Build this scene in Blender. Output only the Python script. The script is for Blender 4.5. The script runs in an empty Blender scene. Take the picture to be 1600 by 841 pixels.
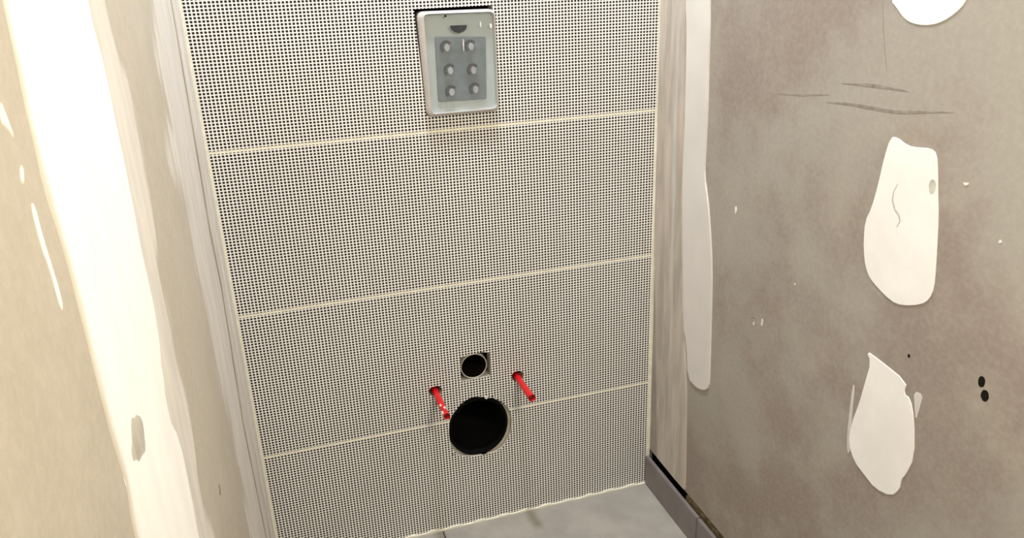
import bpy, bmesh, math, random
from mathutils import Vector, Matrix, geometry, noise as mnoise
random.seed(7)
scene = bpy.context.scene
C = scene.collection

# ------------------------------------------------------------------ camera
W = 0.903            # tiled width between the side walls
RX = W + 0.012       # face of the right-hand plasterboard
LX = -0.004          # face of the left-hand plasterboard
DEPTH = -2.15        # rear end of the closet
HEIGHT = 2.45

cam_d = bpy.data.cameras.new('camera')
cam = bpy.data.objects.new('camera', cam_d); C.objects.link(cam)
right = Vector((0.9545594819748338, -0.295476547151791, -0.038856215142401035))
down = Vector((-0.14134567960217664, -0.33408171142251214, -0.9318856201008814))
fwd = Vector((0.2623691945136393, 0.895032412919365, -0.36066519875641356))
m = Matrix.Identity(4)
for i in range(3):
    m[i][0] = right[i]; m[i][1] = -down[i]; m[i][2] = -fwd[i]
m.translation = Vector((0.12582503, -1.52387835, 1.25366413))
cam.matrix_world = m
cam_d.sensor_width = 36.0
cam_d.lens = 1229.19 / 1600 * 36.0
cam_d.clip_start = 0.01
scene.camera = cam

# ------------------------------------------------------------------ world and lights
world = bpy.data.worlds.new('world'); scene.world = world
world.use_nodes = True
wb = world.node_tree.nodes['Background']
wb.inputs['Color'].default_value = (1.0, 0.93, 0.82, 1)
wb.inputs['Strength'].default_value = 0.06

def area(name, loc, target, size, power, col, shape='DISK', size_y=None, spread=math.pi):
    d = bpy.data.lights.new(name, 'AREA'); d.shape = shape; d.size = size
    if size_y: d.size_y = size_y
    d.energy = power; d.color = col; d.spread = spread
    o = bpy.data.objects.new(name, d); C.objects.link(o)
    o.location = loc
    o.rotation_euler = (Vector(target) - Vector(loc)).to_track_quat('-Z', 'Y').to_euler()
    return o

# cool ceiling lamp close to the tiled wall, warm light through the doorway behind
area('ceiling_lamp_light', (0.50, -0.26, 2.38), (0.46, -0.16, 0.0), 0.14, 18.5, (0.89, 0.94, 1.0))
area('doorway_light', (0.72, -1.74, 1.72), (0.0, -0.86, 1.02), 0.22, 6.2, (1.0, 0.87, 0.65), spread=2.2)

area('right_wall_fill_light', (0.22, -1.58, 1.42), (RX, -0.98, 0.92), 0.08, 1.5, (1.0, 0.94, 0.84), spread=1.7)  # added fill light, brightens the right wall away from the corner

vs = scene.view_settings
vs.view_transform = 'Standard'; vs.look = 'None'; vs.gamma = 1.0
vs.use_curve_mapping = False
vs.exposure = 0.55

# ------------------------------------------------------------------ materials
def new_mat(name):
    mt = bpy.data.materials.new(name); mt.use_nodes = True
    nt = mt.node_tree
    return mt, nt, nt.nodes['Principled BSDF']
def node(nt, typ, **kw):
    n = nt.nodes.new(typ)
    for k, v in kw.items(): setattr(n, k, v)
    return n
def math_n(nt, op, a, b=None, c=None):
    n = node(nt, 'ShaderNodeMath', operation=op)
    for i, v in enumerate((a, b, c)):
        if v is None: continue
        if isinstance(v, (int, float)): n.inputs[i].default_value = v
        else: nt.links.new(v, n.inputs[i])
    return n.outputs[0]
def mix_col(nt, fac, a, b, blend='MIX'):
    n = node(nt, 'ShaderNodeMix', data_type='RGBA', blend_type=blend)
    for sock, v in ((n.inputs['Factor'], fac), (n.inputs[6], a), (n.inputs[7], b)):
        if isinstance(v, (int, float)): sock.default_value = v
        elif isinstance(v, tuple): sock.default_value = (*v, 1)
        else: nt.links.new(v, sock)
    return n.outputs[2]
def noise(nt, vec, scale, detail=4, rough=0.55):
    n = node(nt, 'ShaderNodeTexNoise'); n.inputs['Scale'].default_value = scale
    n.inputs['Detail'].default_value = detail; n.inputs['Roughness'].default_value = rough
    nt.links.new(vec, n.inputs['Vector']); return n.outputs['Fac']
def smooth(nt, v, lo, hi, a=0.0, b=1.0):
    n = node(nt, 'ShaderNodeMapRange', interpolation_type='SMOOTHSTEP')
    nt.links.new(v, n.inputs[0])
    for i, x in enumerate((lo, hi, a, b)): n.inputs[i + 1].default_value = x
    return n.outputs[0]
def bump(nt, bs, h, strength, dist=0.002):
    n = node(nt, 'ShaderNodeBump'); n.inputs['Strength'].default_value = strength
    n.inputs['Distance'].default_value = dist
    nt.links.new(h, n.inputs['Height']); nt.links.new(n.outputs[0], bs.inputs['Normal'])

def plain(name, col, rough=0.6, var=0.12, scale=30, metal=0.0, bmp=0.0, stretch=None, spec=0.5):
    mt, nt, bs = new_mat(name)
    tc = node(nt, 'ShaderNodeNewGeometry').outputs['Position']
    if stretch:
        mp = node(nt, 'ShaderNodeMapping'); mp.inputs['Scale'].default_value = stretch
        nt.links.new(tc, mp.inputs['Vector']); tc = mp.outputs[0]
    f = noise(nt, tc, scale)
    lo = tuple(c * (1 - var) for c in col); hi = tuple(min(1, c * (1 + var)) for c in col)
    nt.links.new(mix_col(nt, smooth(nt, f, 0.3, 0.7), lo, hi), bs.inputs['Base Color'])
    bs.inputs['Roughness'].default_value = rough; bs.inputs['Metallic'].default_value = metal
    bs.inputs['Specular IOR Level'].default_value = spec
    if bmp: bump(nt, bs, f, bmp)
    return mt

def board_mat(name, a, b, c):
    """plasterboard paper: cloudy mix of a grey, a tan and a brown tone with fine fibre grain"""
    mt, nt, bs = new_mat(name)
    pos = node(nt, 'ShaderNodeNewGeometry').outputs['Position']
    f1 = noise(nt, pos, 3.1, 5, 0.6); f2 = noise(nt, pos, 9.0, 4, 0.6); f3 = noise(nt, pos, 120, 3, 0.7)
    col = mix_col(nt, smooth(nt, f1, 0.40, 0.60), a, b)
    col = mix_col(nt, math_n(nt, 'MULTIPLY', smooth(nt, f2, 0.45, 0.75), 0.55), col, c)
    col = mix_col(nt, math_n(nt, 'MULTIPLY', smooth(nt, f3, 0.35, 0.7), 0.16), col, tuple(min(1, x * 1.5) for x in a))
    nt.links.new(col, bs.inputs['Base Color'])
    bs.inputs['Roughness'].default_value = 0.85; bs.inputs['Specular IOR Level'].default_value = 0.2
    bump(nt, bs, f3, 0.12, 0.001)
    return mt

def feather_mat(name, under, over, noise_scale=18, var=0.1, stretch=(1, 3.0, 0.5), rag=0.5):
    """compound trowelled out thin: its colour breaks up raggedly towards the feathered rim"""
    mt, nt, bs = new_mat(name)
    pos = node(nt, 'ShaderNodeNewGeometry').outputs['Position']
    mp = node(nt, 'ShaderNodeMapping'); mp.inputs['Scale'].default_value = stretch
    nt.links.new(pos, mp.inputs['Vector'])
    f = noise(nt, mp.outputs[0], noise_scale, 5, 0.6); g = noise(nt, pos, 55, 3, 0.6)
    at = node(nt, 'ShaderNodeAttribute'); at.attribute_name = 'feather'
    e = math_n(nt, 'ADD', at.outputs['Fac'], math_n(nt, 'MULTIPLY', math_n(nt, 'SUBTRACT', f, 0.5), rag * 2))
    e = math_n(nt, 'ADD', e, math_n(nt, 'MULTIPLY', math_n(nt, 'SUBTRACT', g, 0.5), rag * 0.5))
    lo = tuple(c * (1 - var) for c in over); hi = tuple(min(.95, c * (1 + var)) for c in over)
    col = mix_col(nt, smooth(nt, f, 0.3, 0.7), lo, hi)
    nt.links.new(mix_col(nt, smooth(nt, e, 0.05, 0.85), under, col), bs.inputs['Base Color'])
    bs.inputs['Roughness'].default_value = 0.85; bs.inputs['Specular IOR Level'].default_value = 0.2
    bump(nt, bs, f, 0.2)
    return mt
PX, PZ = 0.00684, 0.00615
def dot_tile_mat():
    """glazed white tile printed with a regular grid of dark dots (object space, origin at tile corner)"""
    mt, nt, bs = new_mat('dotted_tile')
    tc = node(nt, 'ShaderNodeTexCoord').outputs['Object']
    sp = node(nt, 'ShaderNodeSeparateXYZ'); nt.links.new(tc, sp.inputs[0])
    u = math_n(nt, 'ABSOLUTE', math_n(nt, 'SUBTRACT', math_n(nt, 'FRACT', math_n(nt, 'DIVIDE', sp.outputs[0], PX)), 0.5))
    v = math_n(nt, 'ABSOLUTE', math_n(nt, 'SUBTRACT', math_n(nt, 'FRACT', math_n(nt, 'DIVIDE', sp.outputs[2], PZ)), 0.5))
    r = math_n(nt, 'POWER', math_n(nt, 'ADD', math_n(nt, 'POWER', u, 2.6), math_n(nt, 'POWER', v, 2.6)), 1 / 2.6)
    dot = smooth(nt, r, 0.31, 0.385, 1.0, 0.0)
    # print only on the glazed face, not on the cut edges
    gn = node(nt, 'ShaderNodeNewGeometry'); sn = node(nt, 'ShaderNodeSeparateXYZ')
    nt.links.new(gn.outputs['True Normal'], sn.inputs[0])
    face = math_n(nt, 'LESS_THAN', sn.outputs[1], -0.9)
    dot = math_n(nt, 'MULTIPLY', dot, face)
    f = noise(nt, gn.outputs['Position'], 5.0)
    base = mix_col(nt, smooth(nt, f, 0.35, 0.65), (0.90, 0.885, 0.86), (0.93, 0.92, 0.90))
    base = mix_col(nt, face, (0.66, 0.63, 0.50), base)
    nt.links.new(mix_col(nt, dot, base, (0.014, 0.012, 0.015)), bs.inputs['Base Color'])
    bs.inputs['Roughness'].default_value = 0.45
    bs.inputs['Specular IOR Level'].default_value = 0.3
    return mt

M = {}
M['tile'] = dot_tile_mat()
M['grout'] = plain('cream_grout', (0.92, 0.895, 0.78), 0.9, 0.06, 60, bmp=0.2, spec=0.2)
M['board_r'] = board_mat('plasterboard_grey_brown', (0.36, 0.33, 0.285), (0.29, 0.24, 0.205), (0.40, 0.365, 0.295))
M['board_l'] = board_mat('plasterboard_tan', (0.475, 0.43, 0.355), (0.44, 0.395, 0.32), (0.50, 0.46, 0.385))
M['backer'] = plain('backer_board', (0.58, 0.56, 0.47), 0.9, 0.12, 50, bmp=0.3, spec=0.2)
M['ceiling'] = plain('ceiling_board', (0.60, 0.56, 0.50), 0.9, 0.05, 6, spec=0.2)
M['compound'] = plain('white_joint_compound', (0.87, 0.845, 0.80), 0.8, 0.04, 14, bmp=0.12, spec=0.25)
M['compound_hot'] = plain('bright_joint_compound', (0.90, 0.88, 0.83), 0.8, 0.03, 10, bmp=0.1, spec=0.25)
M['compound_thin'] = plain('thin_beige_compound', (0.51, 0.455, 0.39), 0.85, 0.16, 16, bmp=0.25, stretch=(1, 3.0, 0.45), spec=0.25)
M['compound_grey'] = plain('thin_grey_compound', (0.53, 0.50, 0.455), 0.85, 0.13, 14, bmp=0.25, stretch=(1, 3.0, 0.4), spec=0.25)
M['compound_white'] = plain('smooth_grey_white_compound', (0.63, 0.60, 0.565), 0.8, 0.05, 12, bmp=0.1, spec=0.25)
BL, BR = (0.465, 0.42, 0.345), (0.40, 0.355, 0.30)
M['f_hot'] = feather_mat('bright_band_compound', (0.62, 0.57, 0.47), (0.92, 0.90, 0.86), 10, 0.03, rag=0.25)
M['f_smudge'] = feather_mat('thin_worn_spot', (0.92, 0.90, 0.86), (0.50, 0.47, 0.40), 40, 0.15, rag=0.15)
M['f_white'] = feather_mat('feathered_grey_white_compound', BL, (0.66, 0.62, 0.56), 16, 0.08)
M['f_grey'] = feather_mat('feathered_grey_compound', BL, (0.62, 0.58, 0.53), 16, 0.08)
M['f_beige'] = feather_mat('feathered_beige_compound', BR, (0.52, 0.475, 0.41), 18, 0.10, rag=0.3)
M['smudge'] = plain('grey_smudge', (0.50, 0.48, 0.42), 0.85, 0.2, 50, spec=0.2)
M['pencil'] = plain('scuff_grey', (0.27, 0.24, 0.205), 0.9, 0.2, 60, spec=0.1)
M['pencil_faint'] = plain('faint_pencil_grey', (0.31, 0.275, 0.235), 0.9, 0.1, 60, spec=0.1)
M['smudge_pale'] = plain('pale_smudge', (0.66, 0.63, 0.56), 0.85, 0.12, 40, spec=0.2)
M['band_r'] = plain('smooth_whitish_band_compound', (0.71, 0.675, 0.635), 0.8, 0.04, 10, bmp=0.1, spec=0.25)
M['trowel_line'] = plain('brown_trowel_line', (0.37, 0.325, 0.265), 0.9, 0.25, 20, stretch=(1, 3, 0.5), spec=0.1)
M['pale_fleck'] = plain('torn_paper', (0.75, 0.72, 0.66), 0.9, 0.05, 40, spec=0.2)
M['dark_hole'] = plain('dark_hole', (0.012, 0.010, 0.008), 0.95, 0.1, 50, spec=0.05)
M['floor'] = plain('grey_floor_tile', (0.345, 0.322, 0.29), 0.55, 0.10, 12, bmp=0.05, spec=0.35)
M['floor_joint'] = plain('floor_joint', (0.10, 0.085, 0.075), 0.9, 0.1, 40, spec=0.2)
M['skirting'] = plain('grey_skirting_tile', (0.215, 0.187, 0.18), 0.5, 0.08, 25, bmp=0.05, spec=0.35)
M['glue'] = plain('brown_mud_adhesive', (0.085, 0.062, 0.03), 0.95, 0.5, 70, bmp=0.6, spec=0.15)
M['void'] = plain('cavity_black', (0.006, 0.005, 0.004), 1.0, 0.1, 20, spec=0.0)
M['black_pipe'] = plain('black_plastic_pipe', (0.004, 0.004, 0.004), 0.75, 0.1, 20, spec=0.08)
M['grey_pipe'] = plain('pale_grey_pipe', (0.50, 0.49, 0.44), 0.5, 0.06, 40, spec=0.4)
M['red'] = plain('red_plastic_sleeve', (0.62, 0.006, 0.012), 0.28, 0.12, 60, spec=0.5)
M['rod'] = plain('zinc_rod', (0.20, 0.02, 0.02), 0.4, 0.1, 80, metal=0.5)
M['torn'] = plain('torn_pale_plastic', (0.85, 0.62, 0.55), 0.3, 0.1, 80)
M['shell_back'] = plain('pale_cover_base', (0.58, 0.61, 0.62), 0.5, 0.05, 30)
M['panel_grey'] = plain('blue_grey_panel', (0.175, 0.195, 0.225), 0.5, 0.15, 45)
M['clip_dark'] = plain('dark_clip', (0.012, 0.012, 0.018), 0.5, 0.1, 40)
M['clip_pale'] = plain('pale_clip', (0.48, 0.47, 0.50), 0.4, 0.1, 60)
M['slot'] = plain('dark_slot', (0.03, 0.033, 0.04), 0.7, 0.2, 60)
M['rim'] = plain('milky_rim', (0.56, 0.53, 0.515), 0.28, 0.06, 30)
M['streak'] = plain('white_highlight', (0.95, 0.95, 0.95), 0.15, 0.01, 30)  # white of the modelled highlights on the cover
def milky():
    mt, nt, bs = new_mat('milky_translucent_plastic')
    out = nt.nodes['Material Output']
    pos = node(nt, 'ShaderNodeNewGeometry').outputs['Position']
    f = noise(nt, pos, 22)
    nt.links.new(mix_col(nt, smooth(nt, f, 0.3, 0.7), (0.46, 0.50, 0.52), (0.50, 0.52, 0.50)), bs.inputs['Base Color'])
    bs.inputs['Roughness'].default_value = 0.18
    tr = node(nt, 'ShaderNodeBsdfTransparent'); tr.inputs[0].default_value = (0.96, 0.98, 0.98, 1)
    mx = node(nt, 'ShaderNodeMixShader'); mx.inputs[0].default_value = 0.10
    nt.links.new(tr.outputs[0], mx.inputs[1]); nt.links.new(bs.outputs[0], mx.inputs[2])
    nt.links.new(mx.outputs[0], out.inputs['Surface'])
    return mt
M['milky'] = milky()

# ------------------------------------------------------------------ helpers
def link_mesh(name, bm, mat, parent=None, origin=(0, 0, 0), smooth_shade=False):
    """bmesh in world coordinates -> one object whose origin is `origin`"""
    bmesh.ops.recalc_face_normals(bm, faces=bm.faces)
    base = Vector(origin)
    bmesh.ops.translate(bm, vec=-base, verts=bm.verts)
    me = bpy.data.meshes.new(name); bm.to_mesh(me); bm.free()
    me.materials.append(M[mat])
    if smooth_shade:
        for p in me.polygons: p.use_smooth = True
    o = bpy.data.objects.new(name, me); C.objects.link(o)
    if parent:
        pw = Vector((0, 0, 0)); q = parent
        while q: pw += q.location; q = q.parent
        o.parent = parent; o.location = base - pw
    else:
        o.location = base
    return o
def box(bm, x0, x1, y0, y1, z0, z1):
    vs_ = [bm.verts.new((x, y, z)) for x in (x0, x1) for y in (y0, y1) for z in (z0, z1)]
    for f in ((0, 1, 3, 2), (4, 6, 7, 5), (0, 4, 5, 1), (2, 3, 7, 6), (0, 2, 6, 4), (1, 5, 7, 3)):
        bm.faces.new([vs_[i] for i in f])
def box_obj(name, dims, mat, parent=None, bevel=0.0, origin=None):
    bm = bmesh.new(); box(bm, *dims)
    if bevel: bmesh.ops.bevel(bm, geom=bm.edges, offset=bevel, segments=2, affect='EDGES')
    return link_mesh(name, bm, mat, parent, origin or (0, 0, 0))
def struct(o):
    o['kind'] = 'structure'; return o
def tag(o, label, cat, group=None):
    o['label'] = label; o['category'] = cat
    if group: o['group'] = group
    return o
def empty(name, loc):
    o = bpy.data.objects.new(name, None); o.empty_display_size = 0.02
    C.objects.link(o); o.location = loc; return o
def chaikin(p, n=2):
    for _ in range(n):
        q = []
        for i in range(len(p)):
            a, b = p[i], p[(i + 1) % len(p)]
            q += [(a[0] * .75 + b[0] * .25, a[1] * .75 + b[1] * .25), (a[0] * .25 + b[0] * .75, a[1] * .25 + b[1] * .75)]
        p = q
    return p
def inset(p, d):
    """move each vertex inward along its averaged normal"""
    n = len(p); area2 = sum(p[i][0] * p[(i + 1) % n][1] - p[(i + 1) % n][0] * p[i][1] for i in range(n))
    s = 1 if area2 > 0 else -1
    out = []
    for i in range(n):
        a, b, c = p[i - 1], p[i], p[(i + 1) % n]
        e1 = Vector((b[0] - a[0], b[1] - a[1])); e2 = Vector((c[0] - b[0], c[1] - b[1]))
        if e1.length < 1e-9 or e2.length < 1e-9: out.append(b); continue
        e1.normalize(); e2.normalize()
        nv = Vector((-(e1.y + e2.y), e1.x + e2.x)) * s
        if nv.length > 1e-6: nv.normalize()
        out.append((b[0] + nv.x * d, b[1] + nv.y * d))
    return out
def slab(bm, poly, place, t0, t1, bev=0.0):
    """outline `poly` in wall coordinates given thickness t0..t1 by place(a, b, t); front edge drawn in by bev"""
    top = inset(poly, bev) if bev else poly
    A = [bm.verts.new(place(a, b, t0)) for a, b in poly]
    B = [bm.verts.new(place(a, b, t1)) for a, b in top]
    n = len(poly)
    for i in range(n): bm.faces.new((A[i], A[(i + 1) % n], B[(i + 1) % n], B[i]))
    for tri in geometry.tessellate_polygon([[Vector((a, b, 0)) for a, b in top]]):
        try: bm.faces.new([B[i] for i in tri])
        except ValueError: pass
    for tri in geometry.tessellate_polygon([[Vector((a, b, 0)) for a, b in poly]]):
        try: bm.faces.new([A[i] for i in tri])
        except ValueError: pass
on_right = lambda a, b, t: (RX - t, a, b)     # (depth, height) on the right wall, t out of the wall
on_left = lambda a, b, t: (LX + t, a, b)
on_back = lambda a, b, t: (a, -t, b)
def patch(name, poly, place, t, mat, parent, rounds=2, bev=0.0008, t0=-0.001, label=None):
    bm = bmesh.new(); slab(bm, chaikin(poly, rounds) if rounds else poly, place, t0, t, bev)
    o = link_mesh(name, bm, mat, parent)
    if label: o['label'] = label
    return o
def feathered(name, poly, place, t, mat, parent, width=0.02, label=None, cell=(0.006, 0.012), rag=0.35, seed=0.0):
    """compound film as a height field: thick inside the outline, sinking raggedly into the board at its rim"""
    poly = chaikin(poly, 1); n = len(poly)
    A = [Vector(p) for p in poly]; B = [Vector(poly[(i + 1) % n]) for i in range(n)]
    def sdf(p):
        best = 1e9; ins = False
        for a, b in zip(A, B):
            if min(a.y, b.y) - p.y > 0.15 or p.y - max(a.y, b.y) > 0.15: continue
            d = b - a; q = p - a; k = max(0.0, min(1.0, q.dot(d) / max(d.length_squared, 1e-12)))
            best = min(best, (q - d * k).length_squared)
            if (a.y > p.y) != (b.y > p.y) and p.x < (b.x - a.x) * (p.y - a.y) / (b.y - a.y) + a.x: ins = not ins
        return math.sqrt(best) * (1 if ins else -1)
    x0, x1 = min(p[0] for p in poly) - width, min(0.0, max(p[0] for p in poly) + width)
    z0, z1 = max(0.012, min(p[1] for p in poly) - width), min(HEIGHT - 0.01, max(p[1] for p in poly) + width)
    nx, nz = max(3, int((x1 - x0) / cell[0])), max(3, int((z1 - z0) / cell[1]))
    bm = bmesh.new(); lay = bm.verts.layers.float.new('feather'); grid = {}
    for a in range(nx + 1):
        for b in range(nz + 1):
            p = Vector((x0 + (x1 - x0) * a / nx, z0 + (z1 - z0) * b / nz))
            e = sdf(p) / width
            if e < -1.2: continue
            q = Vector((p.x * 38 + seed, p.y * 11, seed * 3.1))
            e += rag * (mnoise.noise(q) + 0.5 * mnoise.noise(q * 2.7))
            f = max(-0.4, min(1.0, e)); v = bm.verts.new(place(p.x, p.y, t * f)); v[lay] = max(0.0, f); grid[a, b] = v
    for (a, b) in list(grid):
        c = [grid.get(k) for k in ((a, b), (a + 1, b), (a + 1, b + 1), (a, b + 1))]
        if all(c) and any(v[lay] > 0 for v in c): bm.faces.new(c)
    bmesh.ops.delete(bm, geom=[v for v in bm.verts if not v.link_faces], context='VERTS')
    o = link_mesh(name, bm, mat, parent, smooth_shade=True)
    if label: o['label'] = label
    return o
def ribbon(name, pts, width, place, t, mat, parent, label=None):
    """hand-drawn line with tapering ends"""
    fine = []
    for i in range(len(pts) - 1):
        for k in range(5):
            s = k / 5; fine.append((pts[i][0] * (1 - s) + pts[i + 1][0] * s, pts[i][1] * (1 - s) + pts[i + 1][1] * s))
    fine.append(pts[-1]); n = len(fine); L, R = [], []
    for i, p in enumerate(fine):
        a = fine[max(0, i - 1)]; b = fine[min(n - 1, i + 1)]
        d = Vector((b[0] - a[0], b[1] - a[1])).normalized(); nv = Vector((-d.y, d.x))
        w = width * (0.25 + 0.75 * math.sin(math.pi * (i + 0.3) / (n - 0.4))) * random.uniform(0.75, 1.2) / 2
        L.append((p[0] + nv.x * w, p[1] + nv.y * w)); R.append((p[0] - nv.x * w, p[1] - nv.y * w))
    bm = bmesh.new(); slab(bm, L + R[::-1], place, -0.0005, t)
    o = link_mesh(name, bm, mat, parent)
    if label: o['label'] = label
    return o
def ngon(cx, cz, rx, rz, n=24, wob=0.0, rot=0.0):
    return [(cx + rx * (1 + random.uniform(-wob, wob)) * math.cos(rot + 2 * math.pi * i / n),
             cz + rz * (1 + random.uniform(-wob, wob)) * math.sin(rot + 2 * math.pi * i / n)) for i in range(n)]
def cut(o, cutters):
    """subtract prisms (outline on the tiled wall, y range) from a mesh object, then bake"""
    for poly, y0, y1 in cutters:
        bm = bmesh.new(); slab(bm, poly, on_back, -y1, -y0)
        bmesh.ops.recalc_face_normals(bm, faces=bm.faces)
        me = bpy.data.meshes.new('cut'); bm.to_mesh(me); bm.free()
        c = bpy.data.objects.new('cut', me); C.objects.link(c)
        md = o.modifiers.new('cut', 'BOOLEAN'); md.object = c; md.operation = 'DIFFERENCE'; md.solver = 'EXACT'
        bpy.context.view_layer.update()
        dg = bpy.context.evaluated_depsgraph_get()
        new = bpy.data.meshes.new_from_object(o.evaluated_get(dg))
        o.modifiers.clear(); old = o.data; o.data = new
        bpy.data.meshes.remove(old); bpy.data.objects.remove(c); bpy.data.meshes.remove(me)
def tube(bm, path, radii, n=20, cap0=True, cap1=True):
    """swept round section along a list of points"""
    rings = []
    for i, p in enumerate(path):
        a = Vector(path[max(0, i - 1)]); b = Vector(path[min(len(path) - 1, i + 1)])
        d = (b - a)
        if d.length < 1e-7: d = Vector((0, 1, 0))
        q = Vector((0, 0, 1)).rotation_difference(d.normalized()) if False else d.to_track_quat('Y', 'Z')
        rings.append([bm.verts.new(Vector(p) + q @ Vector((radii[i] * math.cos(2 * math.pi * k / n), 0, radii[i] * math.sin(2 * math.pi * k / n)))) for k in range(n)])
    for A, B in zip(rings, rings[1:]):
        for k in range(n): bm.faces.new((A[k], A[(k + 1) % n], B[(k + 1) % n], B[k]))
    if cap0: bm.faces.new(rings[0])
    if cap1: bm.faces.new(rings[-1])

# ------------------------------------------------------------------ traced outlines (metres, on their own wall)
WASTE_TILE = [(0.4153, 0.3058), (0.4306, 0.3233), (0.4425, 0.3353), (0.4655, 0.3449), (0.4952, 0.3387), (0.5287, 0.3253), (0.5469, 0.3024), (0.5558, 0.2834), (0.5567, 0.2574), (0.5525, 0.2322), (0.5388, 0.2047), (0.5223, 0.1886), (0.4988, 0.1862), (0.4754, 0.1862), (0.4372, 0.1912), (0.4190, 0.2045), (0.4076, 0.2311), (0.4062, 0.2656), (0.4098, 0.2902)]
FLUSH_TILE = [(0.5133, 0.4484), (0.5117, 0.3887), (0.4431, 0.3880), (0.4448, 0.4479), (0.4600, 0.4510), (0.4939, 0.4530)]
BOLT_L = (0.3835, 0.3770); BOLT_R = (0.5755, 0.3760)
COVER_HOLE = [(0.4035, 1.1835), (0.5555, 1.1830), (0.5560, 0.9900), (0.4120, 0.9860)]

# ------------------------------------------------------------------ back wall: backer board, grout, tiles
wall_back = box_obj('wall_back', (LX - 0.02, RX + 0.02, 0.0105, 0.034, -0.02, HEIGHT), 'backer')
struct(wall_back)
y0, y1 = 0.005, 0.05
waste_in = ngon(0.4780, 0.2612, 0.0722, 0.0765, 32)
cut(wall_back, [(waste_in, y0, y1), (inset(FLUSH_TILE, -0.002), y0, y1),
                (ngon(*BOLT_L, 0.0185, 0.0160, 18), y0, y1), (ngon(*BOLT_R, 0.0175, 0.0165, 18), y0, y1),
                (inset(COVER_HOLE, 0.0005), y0, y1)])
cav = bmesh.new()
for (a0, a1, b0, b1) in ((0.34, 0.63, 0.14, 0.50), (0.39, 0.58, 0.96, 1.21)):
    v = [cav.verts.new(p) for p in ((a0, 0.0341, b0), (a1, 0.0341, b0), (a1, 0.0341, b1), (a0, 0.0341, b1),
                                    (a0, 0.24, b0), (a1, 0.24, b0), (a1, 0.24, b1), (a0, 0.24, b1))]
    for f in ((4, 5, 6, 7), (0, 1, 5, 4), (1, 2, 6, 5), (2, 3, 7, 6), (3, 0, 4, 7)): cav.faces.new([v[i] for i in f])
link_mesh('wall_cavity', cav, 'void', wall_back)

JOINTS = [0.2929 + 0.33 * k for k in range(7)]
G = 0.0047
gb = box_obj('grout', (LX, RX, 0.0003, 0.0105, 0.0, HEIGHT), 'grout', wall_back)
bolt_holes = [(ngon(*BOLT_L, 0.0158, 0.0128, 18, 0.06), -0.02, 0.03), (ngon(*BOLT_R, 0.0145, 0.0138, 18, 0.06), -0.02, 0.03)]
hole_cuts = [(chaikin(WASTE_TILE, 1), -0.02, 0.03), (FLUSH_TILE, -0.02, 0.03), (chaikin(COVER_HOLE, 0), -0.02, 0.03)] + bolt_holes
cut(gb, hole_cuts)
rows = [(0.004, JOINTS[0] - G / 2)] + [(JOINTS[i] + G / 2, JOINTS[i + 1] - G / 2) for i in range(6)]
for i, (z0, z1) in enumerate(rows):
    xr = W + 0.001 if i < 3 else W + 0.005
    # origin sits so that the printed dots end on whole rows below the upper joint
    n_rows = math.floor((z1 - z0) / PZ)
    oz = z1 - n_rows * PZ if i == 0 else z0 + ((z1 - z0) - n_rows * PZ) / 2
    o = box_obj('tile', (0.003, xr, 0.0, 0.0100, z0, z1), 'tile', wall_back, origin=(0.0032, 0, oz))
    o['label'] = 'white glazed tile printed with a grid of black dots'
    sel = []
    if i == 0: sel = [(hole_cuts[0])]
    if i == 1: sel = [hole_cuts[0], hole_cuts[1], bolt_holes[0], bolt_holes[1]]
    if i in (2, 3, 4): sel = [hole_cuts[2]] if z0 < 1.18 and z1 > 0.99 else []
    if sel:
        oo = o.location.copy(); o.parent = None; o.location = oo
        cut(o, sel); o.parent = wall_back

# ------------------------------------------------------------------ floor
floor = struct(box_obj('floor', (LX - 0.02, RX + 0.04, DEPTH, 0.03, -0.04, -0.006), 'floor_joint'))
xs = [0.373 - 0.6, 0.373, 0.973]; ysj = [0.0, -0.6, -1.2, -1.8, -2.4]
for i in range(2):
    for j in range(4):
        x0, x1 = max(xs[i] + 0.0015, LX), min(xs[i + 1] - 0.0015, W + 0.002)
        yb, yf = ysj[j] - (0.002 if j == 0 else 0.0015), max(ysj[j + 1] + 0.0015, DEPTH)
        if x1 > x0: box_obj('floor_tile', (x0, x1, yf, yb, -0.0058, 0.0), 'floor', floor, bevel=0.0012)
gl = bmesh.new(); prof = []
for k in range(60):
    x = LX + (W - LX) * k / 59; prof.append((x, 0.0035 + 0.0018 * math.sin(k * 1.7) + random.uniform(0, 0.0015)))
slab(gl, [(LX, -0.002), ] + prof + [(W, -0.002)], on_back, -0.004, 0.0035)
link_mesh('grout_bead', gl, 'grout', floor)

# ------------------------------------------------------------------ ceiling
struct(box_obj('ceiling', (LX - 0.02, RX + 0.02, DEPTH, 0.03, HEIGHT, HEIGHT + 0.03), 'ceiling'))

# ------------------------------------------------------------------ left wall
wall_left = struct(box_obj('wall_left', (LX - 0.02, LX, DEPTH, 0.0, -0.04, HEIGHT), 'board_l'))
def edge(top, pts, bottom):
    return [(pts[0][0], top)] + pts + [(pts[-1][0], bottom)]
band_r = [(-0.778, 1.24), (-0.770, 1.20), (-0.763, 1.17), (-0.771, 1.14), (-0.772, 1.10), (-0.778, 1.06), (-0.782, 1.02), (-0.779, 0.964), (-0.805, 0.925), (-0.832, 0.885), (-0.806, 0.843), (-0.803, 0.794), (-0.819, 0.733), (-0.826, 0.60)]
band_l = [(-1.030, 0.60), (-1.030, 0.872), (-1.029, 0.912), (-1.021, 0.945), (-1.026, 0.98), (-1.022, 1.015), (-1.021, 1.05), (-1.0225, 1.09), (-1.031, 1.136), (-1.033, 1.166), (-1.032, 1.19), (-1.026, 1.214), (-1.022, 1.2335), (-1.016, 1.26)]
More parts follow.
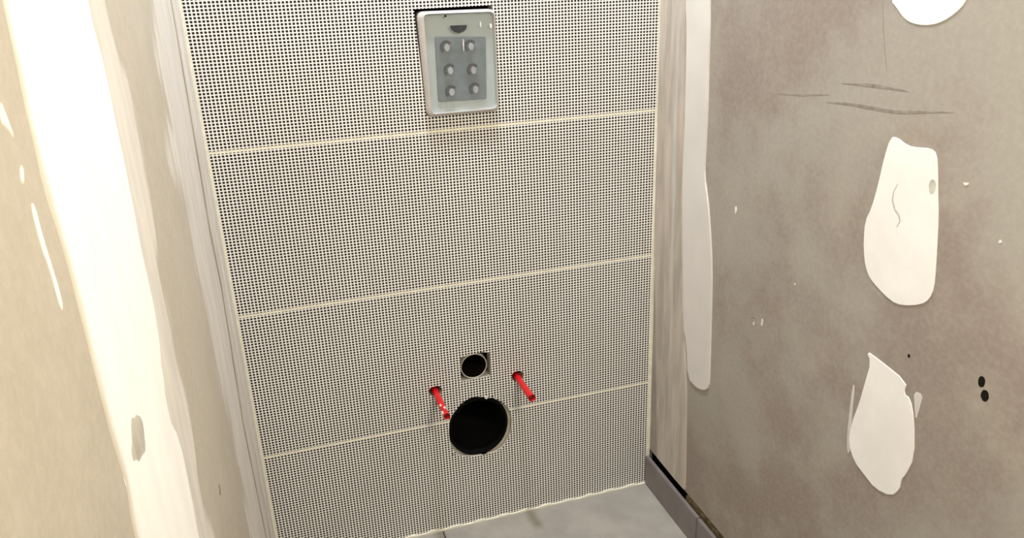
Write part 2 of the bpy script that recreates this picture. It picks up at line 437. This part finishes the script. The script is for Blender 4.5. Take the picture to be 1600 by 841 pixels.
feathered('joint_band', [(-0.78, HEIGHT - 0.01)] + band_r + [(-0.83, 0.05), (-1.03, 0.05)] + band_l + [(-1.02, HEIGHT - 0.01)], on_left, 0.0012, 'f_hot', wall_left, 0.014, rag=0.5, seed=3.0, label='overexposed white joint compound band')
cream_r = [(-0.69, 1.2376), (-0.696, 1.2128), (-0.656, 1.17), (-0.655, 1.127), (-0.664, 1.083), (-0.672, 1.04), (-0.690, 0.996), (-0.722, 0.975), (-0.710, 0.935), (-0.718, 0.896), (-0.706, 0.850), (-0.720, 0.807), (-0.739, 0.763), (-0.75, 0.72), (-0.715, 0.65), (-0.717, 0.60)]
feathered('joint_feather', [(-0.69, HEIGHT - 0.01)] + cream_r + [(-0.72, 0.05), (-0.90, 0.05), (-0.90, HEIGHT - 0.01)], on_left, 0.0008, 'f_white', wall_left, 0.03, rag=0.6, seed=1.3)
corner_r = [(-0.380, 1.235), (-0.410, 1.20), (-0.442, 1.165), (-0.440, 1.137), (-0.415, 1.10), (-0.47, 1.085), (-0.52, 1.055), (-0.50, 1.02), (-0.44, 0.98), (-0.47, 0.90), (-0.42, 0.80), (-0.46, 0.70), (-0.40, 0.55), (-0.45, 0.40), (-0.42, 0.25)]
feathered('corner_compound', [(-0.37, HEIGHT - 0.01)] + corner_r + [(-0.40, 0.012), (-0.001, 0.012), (-0.001, HEIGHT - 0.01)], on_left, 0.0008, 'f_grey', wall_left, 0.06, rag=0.6, seed=5.1)
patch('corner_bead', [(-0.055, HEIGHT - 0.01), (-0.065, 1.2), (-0.085, 1.05), (-0.075, 0.9), (-0.07, 0.75), (-0.085, 0.6), (-0.075, 0.4), (-0.07, 0.012), (-0.0005, 0.012), (-0.0005, HEIGHT - 0.01)], on_left, 0.0030, 'compound_white', wall_left, 1, 0.002)
ribbon('trowel_ridge', [(-0.10, 1.5), (-0.105, 1.22), (-0.12, 1.10), (-0.145, 0.97), (-0.165, 0.86), (-0.15, 0.75), (-0.19, 0.60), (-0.215, 0.51), (-0.20, 0.35), (-0.185, 0.2)], 0.026, on_left, 0.0012, 'trowel_line', wall_left)
ribbon('trowel_ridge', [(-0.20, 1.6), (-0.23, 1.2), (-0.26, 1.05), (-0.25, 0.95)], 0.07, on_left, 0.0009, 'compound_white', wall_left)
ribbon('trowel_ridge', [(-0.30, 0.80), (-0.33, 0.66), (-0.31, 0.50)], 0.04, on_left, 0.0009, 'compound_white', wall_left)
for pts in ([(-1.0656, 1.2005), (-1.0623, 1.1920), (-1.0580, 1.1780), (-1.0677, 1.1864), (-1.0748, 1.1908)],
            [(-1.0626, 1.1671), (-1.0561, 1.1640), (-1.0631, 1.1552), (-1.0699, 1.1586)],
            [(-1.0626, 1.1446), (-1.0557, 1.1427), (-1.0569, 1.1267), (-1.0535, 1.1052), (-1.0515, 1.0922), (-1.0536, 1.0792), (-1.0600, 1.0821), (-1.0605, 1.0928), (-1.0600, 1.1078), (-1.0640, 1.1220)]):
    feathered('compound_smear', pts, on_left, 0.0006, 'f_hot', wall_left, 0.003, cell=(0.0012, 0.0016), rag=0.5, seed=pts[0][1] * 9)
feathered('smudge', [(-0.975, 0.9850), (-0.940, 0.9680), (-0.915, 0.9400), (-0.930, 0.9120), (-0.965, 0.8980), (-0.998, 0.9060), (-1.018, 0.9250), (-1.020, 0.9480), (-1.005, 0.9720)], on_left, 0.0018, 'f_smudge', wall_left, 0.034, cell=(0.003, 0.003), rag=0.3, seed=7.7)
patch('chip', ngon(-0.630, 0.657, 0.006, 0.008, 8, 0.3), on_left, 0.0006, 'pencil', wall_left, 1, 0.0001)
for k in range(2):
    a = (-1.13 + random.uniform(-.03, .05), 0.93 + 0.08 * k * random.uniform(.5, 1)); d = random.uniform(.01, .025)
    patch('compound_fleck', ngon(a[0], a[1], 0.0010, 0.0020, 7, 0.4), on_left, 0.0005, 'compound_hot', wall_left, 1, 0.0001)

# ------------------------------------------------------------------ right wall
wall_right = struct(box_obj('wall_right', (RX, RX + 0.013, DEPTH, 0.0105, 0.100, HEIGHT), 'board_r'))
box_obj('stud_face', (RX + 0.013, RX + 0.03, DEPTH, 0.0105, -0.04, HEIGHT), 'void', wall_right)
ce = [(-0.098, HEIGHT - 0.01), (-0.100, 1.18), (-0.108, 1.05), (-0.117, 0.93), (-0.118, 0.78), (-0.132, 0.643), (-0.146, 0.505), (-0.168, 0.393), (-0.177, 0.265), (-0.185, 0.112)]
patch('corner_compound', ce + [(-0.183, 0.102), (0.0005, 0.106), (0.0005, HEIGHT - 0.01)], on_right, 0.0045, 'compound_thin', wall_right, 1, 0.0015, label='rough beige compound strip filling the corner')
ribbon('trowel_ridge', [(-0.035, 1.5), (-0.04, 1.1), (-0.045, 0.8), (-0.05, 0.5), (-0.055, 0.25)], 0.022, on_right, 0.0056, 'compound_thin', wall_right)
ribbon('trowel_ridge', [(-0.075, 1.4), (-0.08, 0.95), (-0.09, 0.6), (-0.10, 0.3)], 0.014, on_right, 0.0054, 'compound_grey', wall_right)
band = [(-0.096, 1.268), (-0.099, 1.177), (-0.108, 1.12), (-0.112, 1.028), (-0.115, 0.934), (-0.114, 0.8545), (-0.118, 0.767), (-0.131, 0.643), (-0.1444, 0.5046), (-0.1611, 0.4736), (-0.1735, 0.3933), (-0.2128, 0.3887), (-0.2451, 0.3999), (-0.2604, 0.4157), (-0.2600, 0.4457), (-0.2534, 0.5742), (-0.2467, 0.6760), (-0.2294, 0.7647), (-0.2162, 0.8132), (-0.2001, 0.8542), (-0.1994, 0.8984), (-0.1998, 0.9785), (-0.1946, 1.0665), (-0.1934, 1.1236), (-0.1878, 1.1791), (-0.1814, 1.2654)]
patch('joint_band', [(-0.095, HEIGHT - 0.01)] + band + [(-0.18, HEIGHT - 0.01)], on_right, 0.0032, 'band_r', wall_right, 1, 0.0012, label='smooth whitish compound band beside the corner')
patch('compound_patch', [(-0.6775, 0.7012), (-0.7024, 0.6996), (-0.7601, 0.6918), (-0.7580, 0.6713), (-0.7699, 0.6717), (-0.7829, 0.6443), (-0.7937, 0.5883), (-0.7837, 0.5521), (-0.7781, 0.5427), (-0.7780, 0.5232), (-0.7646, 0.5025), (-0.7328, 0.4943), (-0.7070, 0.5028), (-0.6840, 0.5111), (-0.6666, 0.5354), (-0.6678, 0.5712), (-0.6775, 0.6108), (-0.6840, 0.6530), (-0.6893, 0.6879)], on_right, 0.0012, 'compound', wall_right, 1, 0.0006, label='white leaf-shaped compound patch low on the wall')
patch('compound_smear', [(-0.6592, 0.6344), (-0.6642, 0.6342), (-0.6656, 0.5928), (-0.6692, 0.5546), (-0.6733, 0.5220), (-0.6671, 0.5150), (-0.6617, 0.5383), (-0.6598, 0.5838)], on_right, 0.0005, 'compound_white', wall_right, 1, 0.0002)
patch('compound_smear', [(-0.7733, 0.6847), (-0.7900, 0.6878), (-0.7882, 0.6678), (-0.7854, 0.6432), (-0.7793, 0.6627)], on_right, 0.0005, 'compound_white', wall_right, 1, 0.0002)
patch('compound_patch', [(-0.6683, 1.0177), (-0.6797, 1.0198), (-0.7010, 1.0123), (-0.7174, 1.0134), (-0.7381, 1.0167), (-0.7495, 1.0117), (-0.7557, 0.9885), (-0.7605, 0.9647), (-0.7679, 0.9330), (-0.7735, 0.8917), (-0.7767, 0.8660), (-0.7792, 0.8401), (-0.7746, 0.8224), (-0.7633, 0.8099), (-0.7314, 0.7954), (-0.7104, 0.7941), (-0.6836, 0.8032), (-0.6659, 0.8114), (-0.6560, 0.8227), (-0.6500, 0.8350), (-0.6439, 0.8586), (-0.6413, 0.8917), (-0.6504, 0.9133), (-0.6569, 0.9475), (-0.6616, 0.9892)], on_right, 0.0012, 'compound', wall_right, 1, 0.0006, label='large white compound patch with a crack')
patch('compound_patch', [(-0.6361, 1.1911), (-0.6492, 1.1817), (-0.6625, 1.1705), (-0.6773, 1.1646), (-0.6988, 1.1627), (-0.7187, 1.1656), (-0.7366, 1.1739), (-0.7508, 1.1853), (-0.7568, 1.1944), (-0.7613, 1.2119), (-0.7358, 1.2467), (-0.6843, 1.2623), (-0.6470, 1.2375)], on_right, 0.0012, 'compound', wall_right, 1, 0.0006, label='white rounded compound patch at the top edge')
ribbon('crack', [(-0.6929, 0.9586), (-0.6876, 0.9461), (-0.6879, 0.9350), (-0.6948, 0.9233), (-0.7029, 0.9179), (-0.7066, 0.9108), (-0.7021, 0.9004)], 0.0026, on_right, 0.0015, 'smudge', wall_right)
patch('grey_spot', ngon(-0.7511, 0.9699, 0.0055, 0.0105, 12, 0.15), on_right, 0.00135, 'smudge', wall_right, 1, 0.0001)
for (c_, w_, h_) in (((-0.8720, 0.7507), 0.0052, 0.0078), ((-0.8800, 0.7356), 0.0058, 0.0078), ((-0.7557, 0.7302), 0.0024, 0.0030)):
    patch('screw_hole', ngon(*c_, w_, h_, 14, 0.08), on_right, 0.0003, 'dark_hole', wall_right, 1, 0.0001)
for (c_, w_, h_) in (((-0.3127, 0.8172), 0.0030, 0.0068), ((-0.4200, 0.6341), 0.0030, 0.0070), ((-0.395, 0.622), 0.0018, 0.003), ((-0.50, 0.74), 0.0016, 0.002), ((-0.86, 0.93), 0.002, 0.002), ((-0.80, 0.985), 0.0035, 0.002)):
    patch('paper_fleck', ngon(*c_, w_, h_, 7, 0.35, 0.4), on_right, 0.0008, 'pale_fleck', wall_right, 0, 0.0002)
ribbon('scuff', [(-0.560, 1.0757), (-0.6113, 1.0796), (-0.6478, 1.0807), (-0.6879, 1.0809)], 0.0042, on_right, 0.0003, 'pencil', wall_right)
ribbon('scuff', [(-0.5289, 1.0446), (-0.5841, 1.0493), (-0.6291, 1.0502), (-0.6708, 1.0514), (-0.7636, 1.0658)], 0.0050, on_right, 0.0003, 'pencil', wall_right)
ribbon('scuff', [(-0.4098, 1.0411), (-0.4674, 1.0467), (-0.5343, 1.0562)], 0.0028, on_right, 0.0003, 'pencil_faint', wall_right)
ribbon('scuff', [(-0.6190, 1.25), (-0.6205, 1.1907), (-0.6309, 1.1467), (-0.6453, 1.1005)], 0.0022, on_right, 0.0003, 'pencil_faint', wall_right)
ribbon('scuff', [(-0.3822, 0.6267), (-0.392, 0.632), (-0.402, 0.634)], 0.0022, on_right, 0.0003, 'pencil', wall_right)

# ------------------------------------------------------------------ skirting along the right wall
base = struct(box_obj('baseboard_right', (W + 0.0095, RX + 0.0128, DEPTH, -0.0005, 0.0, 0.060), 'void'))
segs = [(-0.001, -0.257), (-0.259, -0.86), (-0.862, -1.46), (-1.462, -2.06)]
for a, b in segs:
    box_obj('skirting_tile', (W, W + 0.009, b, a, 0.0008, 0.083), 'skirting', base, bevel=0.0012)
gm = bmesh.new(); n = 46; prev = None
for k in range(n):                                    # lumpy adhesive squeezed out above the skirting
    y = -0.19 - 0.55 * k / (n - 1)
    h = 0.0880 + 0.007 * random.random() + 0.003 * math.sin(k); w = 0.006 + 0.003 * random.random()
    ring = [gm.verts.new(p) for p in ((RX + 0.004, y, 0.062), (W + 0.0092, y, 0.062), (W + 0.0092 + random.uniform(0, .001), y, h - 0.006), (RX - 0.001, y, h + 0.004), (RX + 0.004, y, h + 0.008))]
    if prev:
        for i in range(5): gm.faces.new((prev[i], prev[(i + 1) % 5], ring[(i + 1) % 5], ring[i]))
    else: gm.faces.new(ring)
    prev = ring
gm.faces.new(prev)
link_mesh('adhesive_bead', gm, 'glue', base)

# ------------------------------------------------------------------ waste pipe
wp = tag(empty('waste_pipe', (0.479, 0.02, 0.2610)), 'wide black waste pipe opening in the large rough hole of the tiled wall', 'pipe')
bm = bmesh.new()
N = 36
def ring(r, y, cx=0.4775, cz=0.2610, sq=1.07): return [bm.verts.new((cx + r * math.cos(2 * math.pi * k / N), y, cz + r * sq * math.sin(2 * math.pi * k / N))) for k in range(N)]
prof = [(0.0705, 0.20), (0.0705, 0.006), (0.0700, 0.0045), (0.0675, 0.0045), (0.0665, 0.006), (0.0665, 0.19), (0.0, 0.19)]
rs = [ring(r, y) for r, y in prof[:-1]]
for A, B in zip(rs, rs[1:]):
    for k in range(N): bm.faces.new((A[k], A[(k + 1) % N], B[(k + 1) % N], B[k]))
bm.faces.new(rs[-1])
link_mesh('pipe_body', bm, 'black_pipe', wp, (0.479, 0.02, 0.2610), True)
bm = bmesh.new()                                       # torn sealing collar round the mouth
prev = None
for k in range(N + 1):
    a = 2 * math.pi * (k % N) / N
    random.seed(100 + k % N)
    r0, r1 = 0.0655 + random.uniform(-.0012, .0012), 0.0702
    R_ = [bm.verts.new((0.4775 + r * math.cos(a), y, 0.2610 + r * 1.07 * math.sin(a))) for r, y in ((r1, 0.0042), (r0, 0.0036), (r0, 0.030))]
    if prev:
        for i in range(2): bm.faces.new((prev[i], prev[i + 1], R_[i + 1], R_[i]))
    prev = R_
bmesh.ops.remove_doubles(bm, verts=bm.verts, dist=1e-6)
link_mesh('seal', bm, 'black_pipe', wp, (0.479, 0.02, 0.2610))
random.seed(11)

# broken tile crumbs and mortar left along the rim of the hole: part of the wall
for (a, b, s) in ((0.4990, 0.3365, .0050), (0.5215, 0.3290, .0042), (0.5340, 0.3180, .0040), (0.5130, 0.3370, .0035), (0.4420, 0.3330, .0036), (0.4120, 0.2050, .0036)):
    bm = bmesh.new(); bmesh.ops.create_icosphere(bm, subdivisions=1, radius=s)
    for v in bm.verts: v.co *= random.uniform(.7, 1.25)
    bmesh.ops.translate(bm, vec=(a, 0.002, b), verts=bm.verts)
    link_mesh('mortar_crumb', bm, 'backer' if s > .0041 else 'glue', wall_back)

# ------------------------------------------------------------------ flush pipe
fp = tag(empty('flush_pipe', (0.476, 0.012, 0.4185)), 'small pale grey flush pipe with black bore in the square cutout', 'pipe')
bm = bmesh.new()
prof = [(0.0308, 0.12), (0.0308, 0.0065), (0.0303, 0.0055), (0.0288, 0.0055), (0.0283, 0.0065)]
rs = [ring(r, y, 0.476, 0.4185, 1.0) for r, y in prof]
for A, B in zip(rs, rs[1:]):
    for k in range(N): bm.faces.new((A[k], A[(k + 1) % N], B[(k + 1) % N], B[k]))
link_mesh('pipe_body', bm, 'grey_pipe', fp, (0.476, 0.012, 0.4185), True)
bm = bmesh.new()
rs = [ring(r, y, 0.476, 0.4185, 1.0) for r, y in ((0.0282, 0.0066), (0.0275, 0.0066), (0.0275, 0.15))]
for A, B in zip(rs, rs[1:]):
    for k in range(N): bm.faces.new((A[k], A[(k + 1) % N], B[(k + 1) % N], B[k]))
bm.faces.new(rs[-1])
link_mesh('bore_lining', bm, 'void', fp, (0.476, 0.012, 0.4185), True)

# ------------------------------------------------------------------ mounting bolts with red sleeves
def bolt(c, length, label, rad, path_fn, torn):
    o = tag(empty('mounting_bolt', (c[0], 0.0, c[1])), label, 'bolt', 'bolts for the toilet bowl')
    n = 12; pts, rr = [], []
    for i in range(n):
        t = i / (n - 1); y = 0.05 - (length + 0.05) * t
        dx, dz = path_fn(t)
        pts.append((c[0] + dx, y, c[1] + dz)); rr.append(rad(t))
    bm = bmesh.new(); tube(bm, pts, rr, 20, True, False)
    # rolled lip and hollow end
    lip = [(pts[-1][0], pts[-1][1] - 0.0006, pts[-1][2]), (pts[-1][0], pts[-1][1], pts[-1][2]), (pts[-1][0], pts[-1][1] + 0.012, pts[-1][2])]
    tube(bm, lip, [rr[-1] * 0.86, rr[-1] * 0.74, rr[-1] * 0.72], 20, False, True)
    bmesh.ops.remove_doubles(bm, verts=bm.verts, dist=1e-6)
    a = [v for v in bm.verts if abs(v.co.y - pts[-1][1]) < 1e-5 and (Vector((v.co.x, v.co.z)) - Vector((pts[-1][0], pts[-1][2]))).length > rr[-1] * .95]
    b = [v for v in bm.verts if abs(v.co.y - lip[0][1]) < 1e-5]
    key = lambda v: math.atan2(v.co.z - pts[-1][2], v.co.x - pts[-1][0])
    a.sort(key=key); b.sort(key=key)
    for k in range(min(len(a), len(b))):
        try: bm.faces.new((a[k], a[(k + 1) % len(a)], b[(k + 1) % len(b)], b[k]))
        except ValueError: pass
    link_mesh('sleeve', bm, 'red', o, (c[0], 0, c[1]), True)
    bm = bmesh.new(); e = pts[-1]; rows_ = []
    for i in range(14): rows_.append(((e[0], e[1] + 0.004 + i * 0.0012, e[2]), rr[-1] * (0.62 if i % 2 else 0.52)))
    tube(bm, [p for p, _ in rows_], [r for _, r in rows_], 14)
    link_mesh('threaded_rod', bm, 'rod', o, (c[0], 0, c[1]))
    if torn:
        for (t, ang, s) in ((0.80, 2.2, .0034), (0.90, 1.3, .0030), (0.99, 2.6, .0040), (0.98, 4.0, .0036)):
            k = min(n - 1, int(t * (n - 1))); p = pts[k]
            bm = bmesh.new(); bmesh.ops.create_icosphere(bm, subdivisions=1, radius=s)
            for v in bm.verts: v.co = Vector((v.co.x * random.uniform(.6, 1.1), v.co.y * 1.6, v.co.z * random.uniform(.5, 1)))
            bmesh.ops.translate(bm, vec=(p[0] + rr[k] * math.cos(ang), p[1], p[2] + rr[k] * math.sin(ang)), verts=bm.verts)
            link_mesh('torn_flake', bm, 'torn', o, (c[0], 0, c[1]))
    return o
bolt(BOLT_L, 0.108, 'mottled red sleeve bolt with torn pale end, left above the waste hole', lambda t: 0.0080 - 0.0014 * t + 0.0006 * math.sin(t * 14), lambda t: (0.002 * t, -0.0048 + 0.002 * t + 0.0015 * math.sin(t * 6)), True)
bolt(BOLT_R, 0.098, 'smooth bright red sleeve bolt to the right of the square cutout', lambda t: 0.0084 - 0.0012 * math.sin(math.pi * t), lambda t: (0.002 - 0.002 * math.sin(math.pi * t), -0.0055 + 0.0015 * t + 0.001 * math.sin(math.pi * t)), False)

# ------------------------------------------------------------------ cistern access cover
CO = (0.483, 0.0, 0.985)
cover = tag(empty('access_cover', CO), 'milky plastic cistern access cover with six clips, set in the tiled wall', 'cover')
def rounded(p, r, n=5):
    out = []
    for i in range(len(p)):
        a, b, c = Vector(p[i - 1]), Vector(p[i]), Vector(p[(i + 1) % len(p)])
        u = (a - b).normalized(); v = (c - b).normalized()
        s, e = b + u * r, b + v * r
        for k in range(n + 1):
            t = k / n; q = s * (1 - t) ** 2 + b * 2 * t * (1 - t) + e * t * t
            out.append((q.x, q.y))
    return out
OUT = [(0.4075, 1.1790), (0.5590, 1.1765), (0.5580, 0.9835), (0.4115, 0.9835)]
outer = rounded(OUT, 0.014)
def loft(name, loops, mat, fill_last=False, fill_first=False):
    bm = bmesh.new(); R_ = [[bm.verts.new((a, y, b)) for a, b in lp] for lp, y in loops]
    for A, B in zip(R_, R_[1:]):
        for k in range(len(A)): bm.faces.new((A[k], A[(k + 1) % len(A)], B[(k + 1) % len(B)], B[k]))
    if fill_last: bm.faces.new(R_[-1])
    if fill_first: bm.faces.new(R_[0])
    return link_mesh(name, bm, mat, cover, CO, False)
pane = rounded([(0.4185, 1.1745), (0.5545, 1.1720), (0.5530, 0.9895), (0.4205, 0.9895)], 0.010)
lerp = lambda t: [(a[0] * (1 - t) + b[0] * t, a[1] * (1 - t) + b[1] * t) for a, b in zip(outer, pane)]
loft('rim', [(outer, 0.028), (outer, -0.005), (lerp(0.2), -0.0082), (lerp(0.55), -0.0112), (lerp(0.96), -0.0130), (inset(pane, 0.0003), -0.0120), (inset(pane, 0.0003), 0.0)], 'rim')
loft('base_plate', [(inset(outer, 0.0015), 0.001), (inset(outer, 0.0015), -0.0015)], 'shell_back', True, True)
loft('front_pane', [(pane, -0.0112), (pane, -0.0128)], 'milky', True, True)
pan = rounded([(0.4385, 1.1325), (0.5380, 1.1270), (0.5335, 1.0080), (0.4365, 1.0105)], 0.004)
loft('inner_panel', [(pan, -0.0014), (pan, -0.0040), (inset(pan, .001), -0.0046)], 'panel_grey', True, False)
for i, (cx, cz) in enumerate([(0.4587, 1.1128), (0.506, 1.1116), (0.4626, 1.0695), (0.5085, 1.0669), (0.4626, 1.029), (0.5103, 1.0301)]):
    arc = []; r0, r1 = 0.0075, 0.0120
    a0, a1 = math.radians(35), math.radians(235)
    for k in range(11): a = a0 + (a1 - a0) * k / 10; arc.append((cx + r1 * math.cos(a), cz + r1 * math.sin(a)))
    for k in range(11): a = a1 + (a0 - a1) * k / 10; arc.append((cx + r0 * math.cos(a), cz + r0 * math.sin(a)))
    bm = bmesh.new(); slab(bm, arc, on_back, 0.0045, 0.0095, 0.0003)
    hook = link_mesh('clip', bm, 'clip_dark', cover, CO)
    bm = bmesh.new(); e = ngon(cx + 0.001, cz - 0.001, 0.0066, 0.0085, 16)
    slab(bm, e, on_back, 0.0045, 0.0092, 0.0015)
    link_mesh('clip_tongue', bm, 'clip_pale', hook, (CO[0], 0, CO[2]))
sl = [(0.4669, 1.1513), (0.5002, 1.1508), (0.4985, 1.1440), (0.4935, 1.1392), (0.4839, 1.1370), (0.4760, 1.1392), (0.4695, 1.1440)]
bm = bmesh.new(); slab(bm, sl, on_back, 0.0120, 0.0133, 0.0002); link_mesh('grip_slot', bm, 'slot', cover, CO)
bm = bmesh.new(); slab(bm, ngon(0.4599, 1.1690, 0.0020, 0.0022, 12), on_back, 0.0095, 0.0136, 0.0003); link_mesh('pin_hole', bm, 'dark_hole', cover, CO)
for (a, b, w_, h_) in ((0.4912, 1.114, 0.0012, 0.0125), (0.5268, 1.150, 0.0013, 0.0060), (0.5470, 1.146, 0.0022, 0.0045)):  # highlights on the plastic, built in as raised white strips
    bm = bmesh.new(); slab(bm, ngon(a, b, w_, h_, 16), on_back, 0.0122, 0.0138, 0.0006); link_mesh('highlight_streak', bm, 'streak', cover, CO)
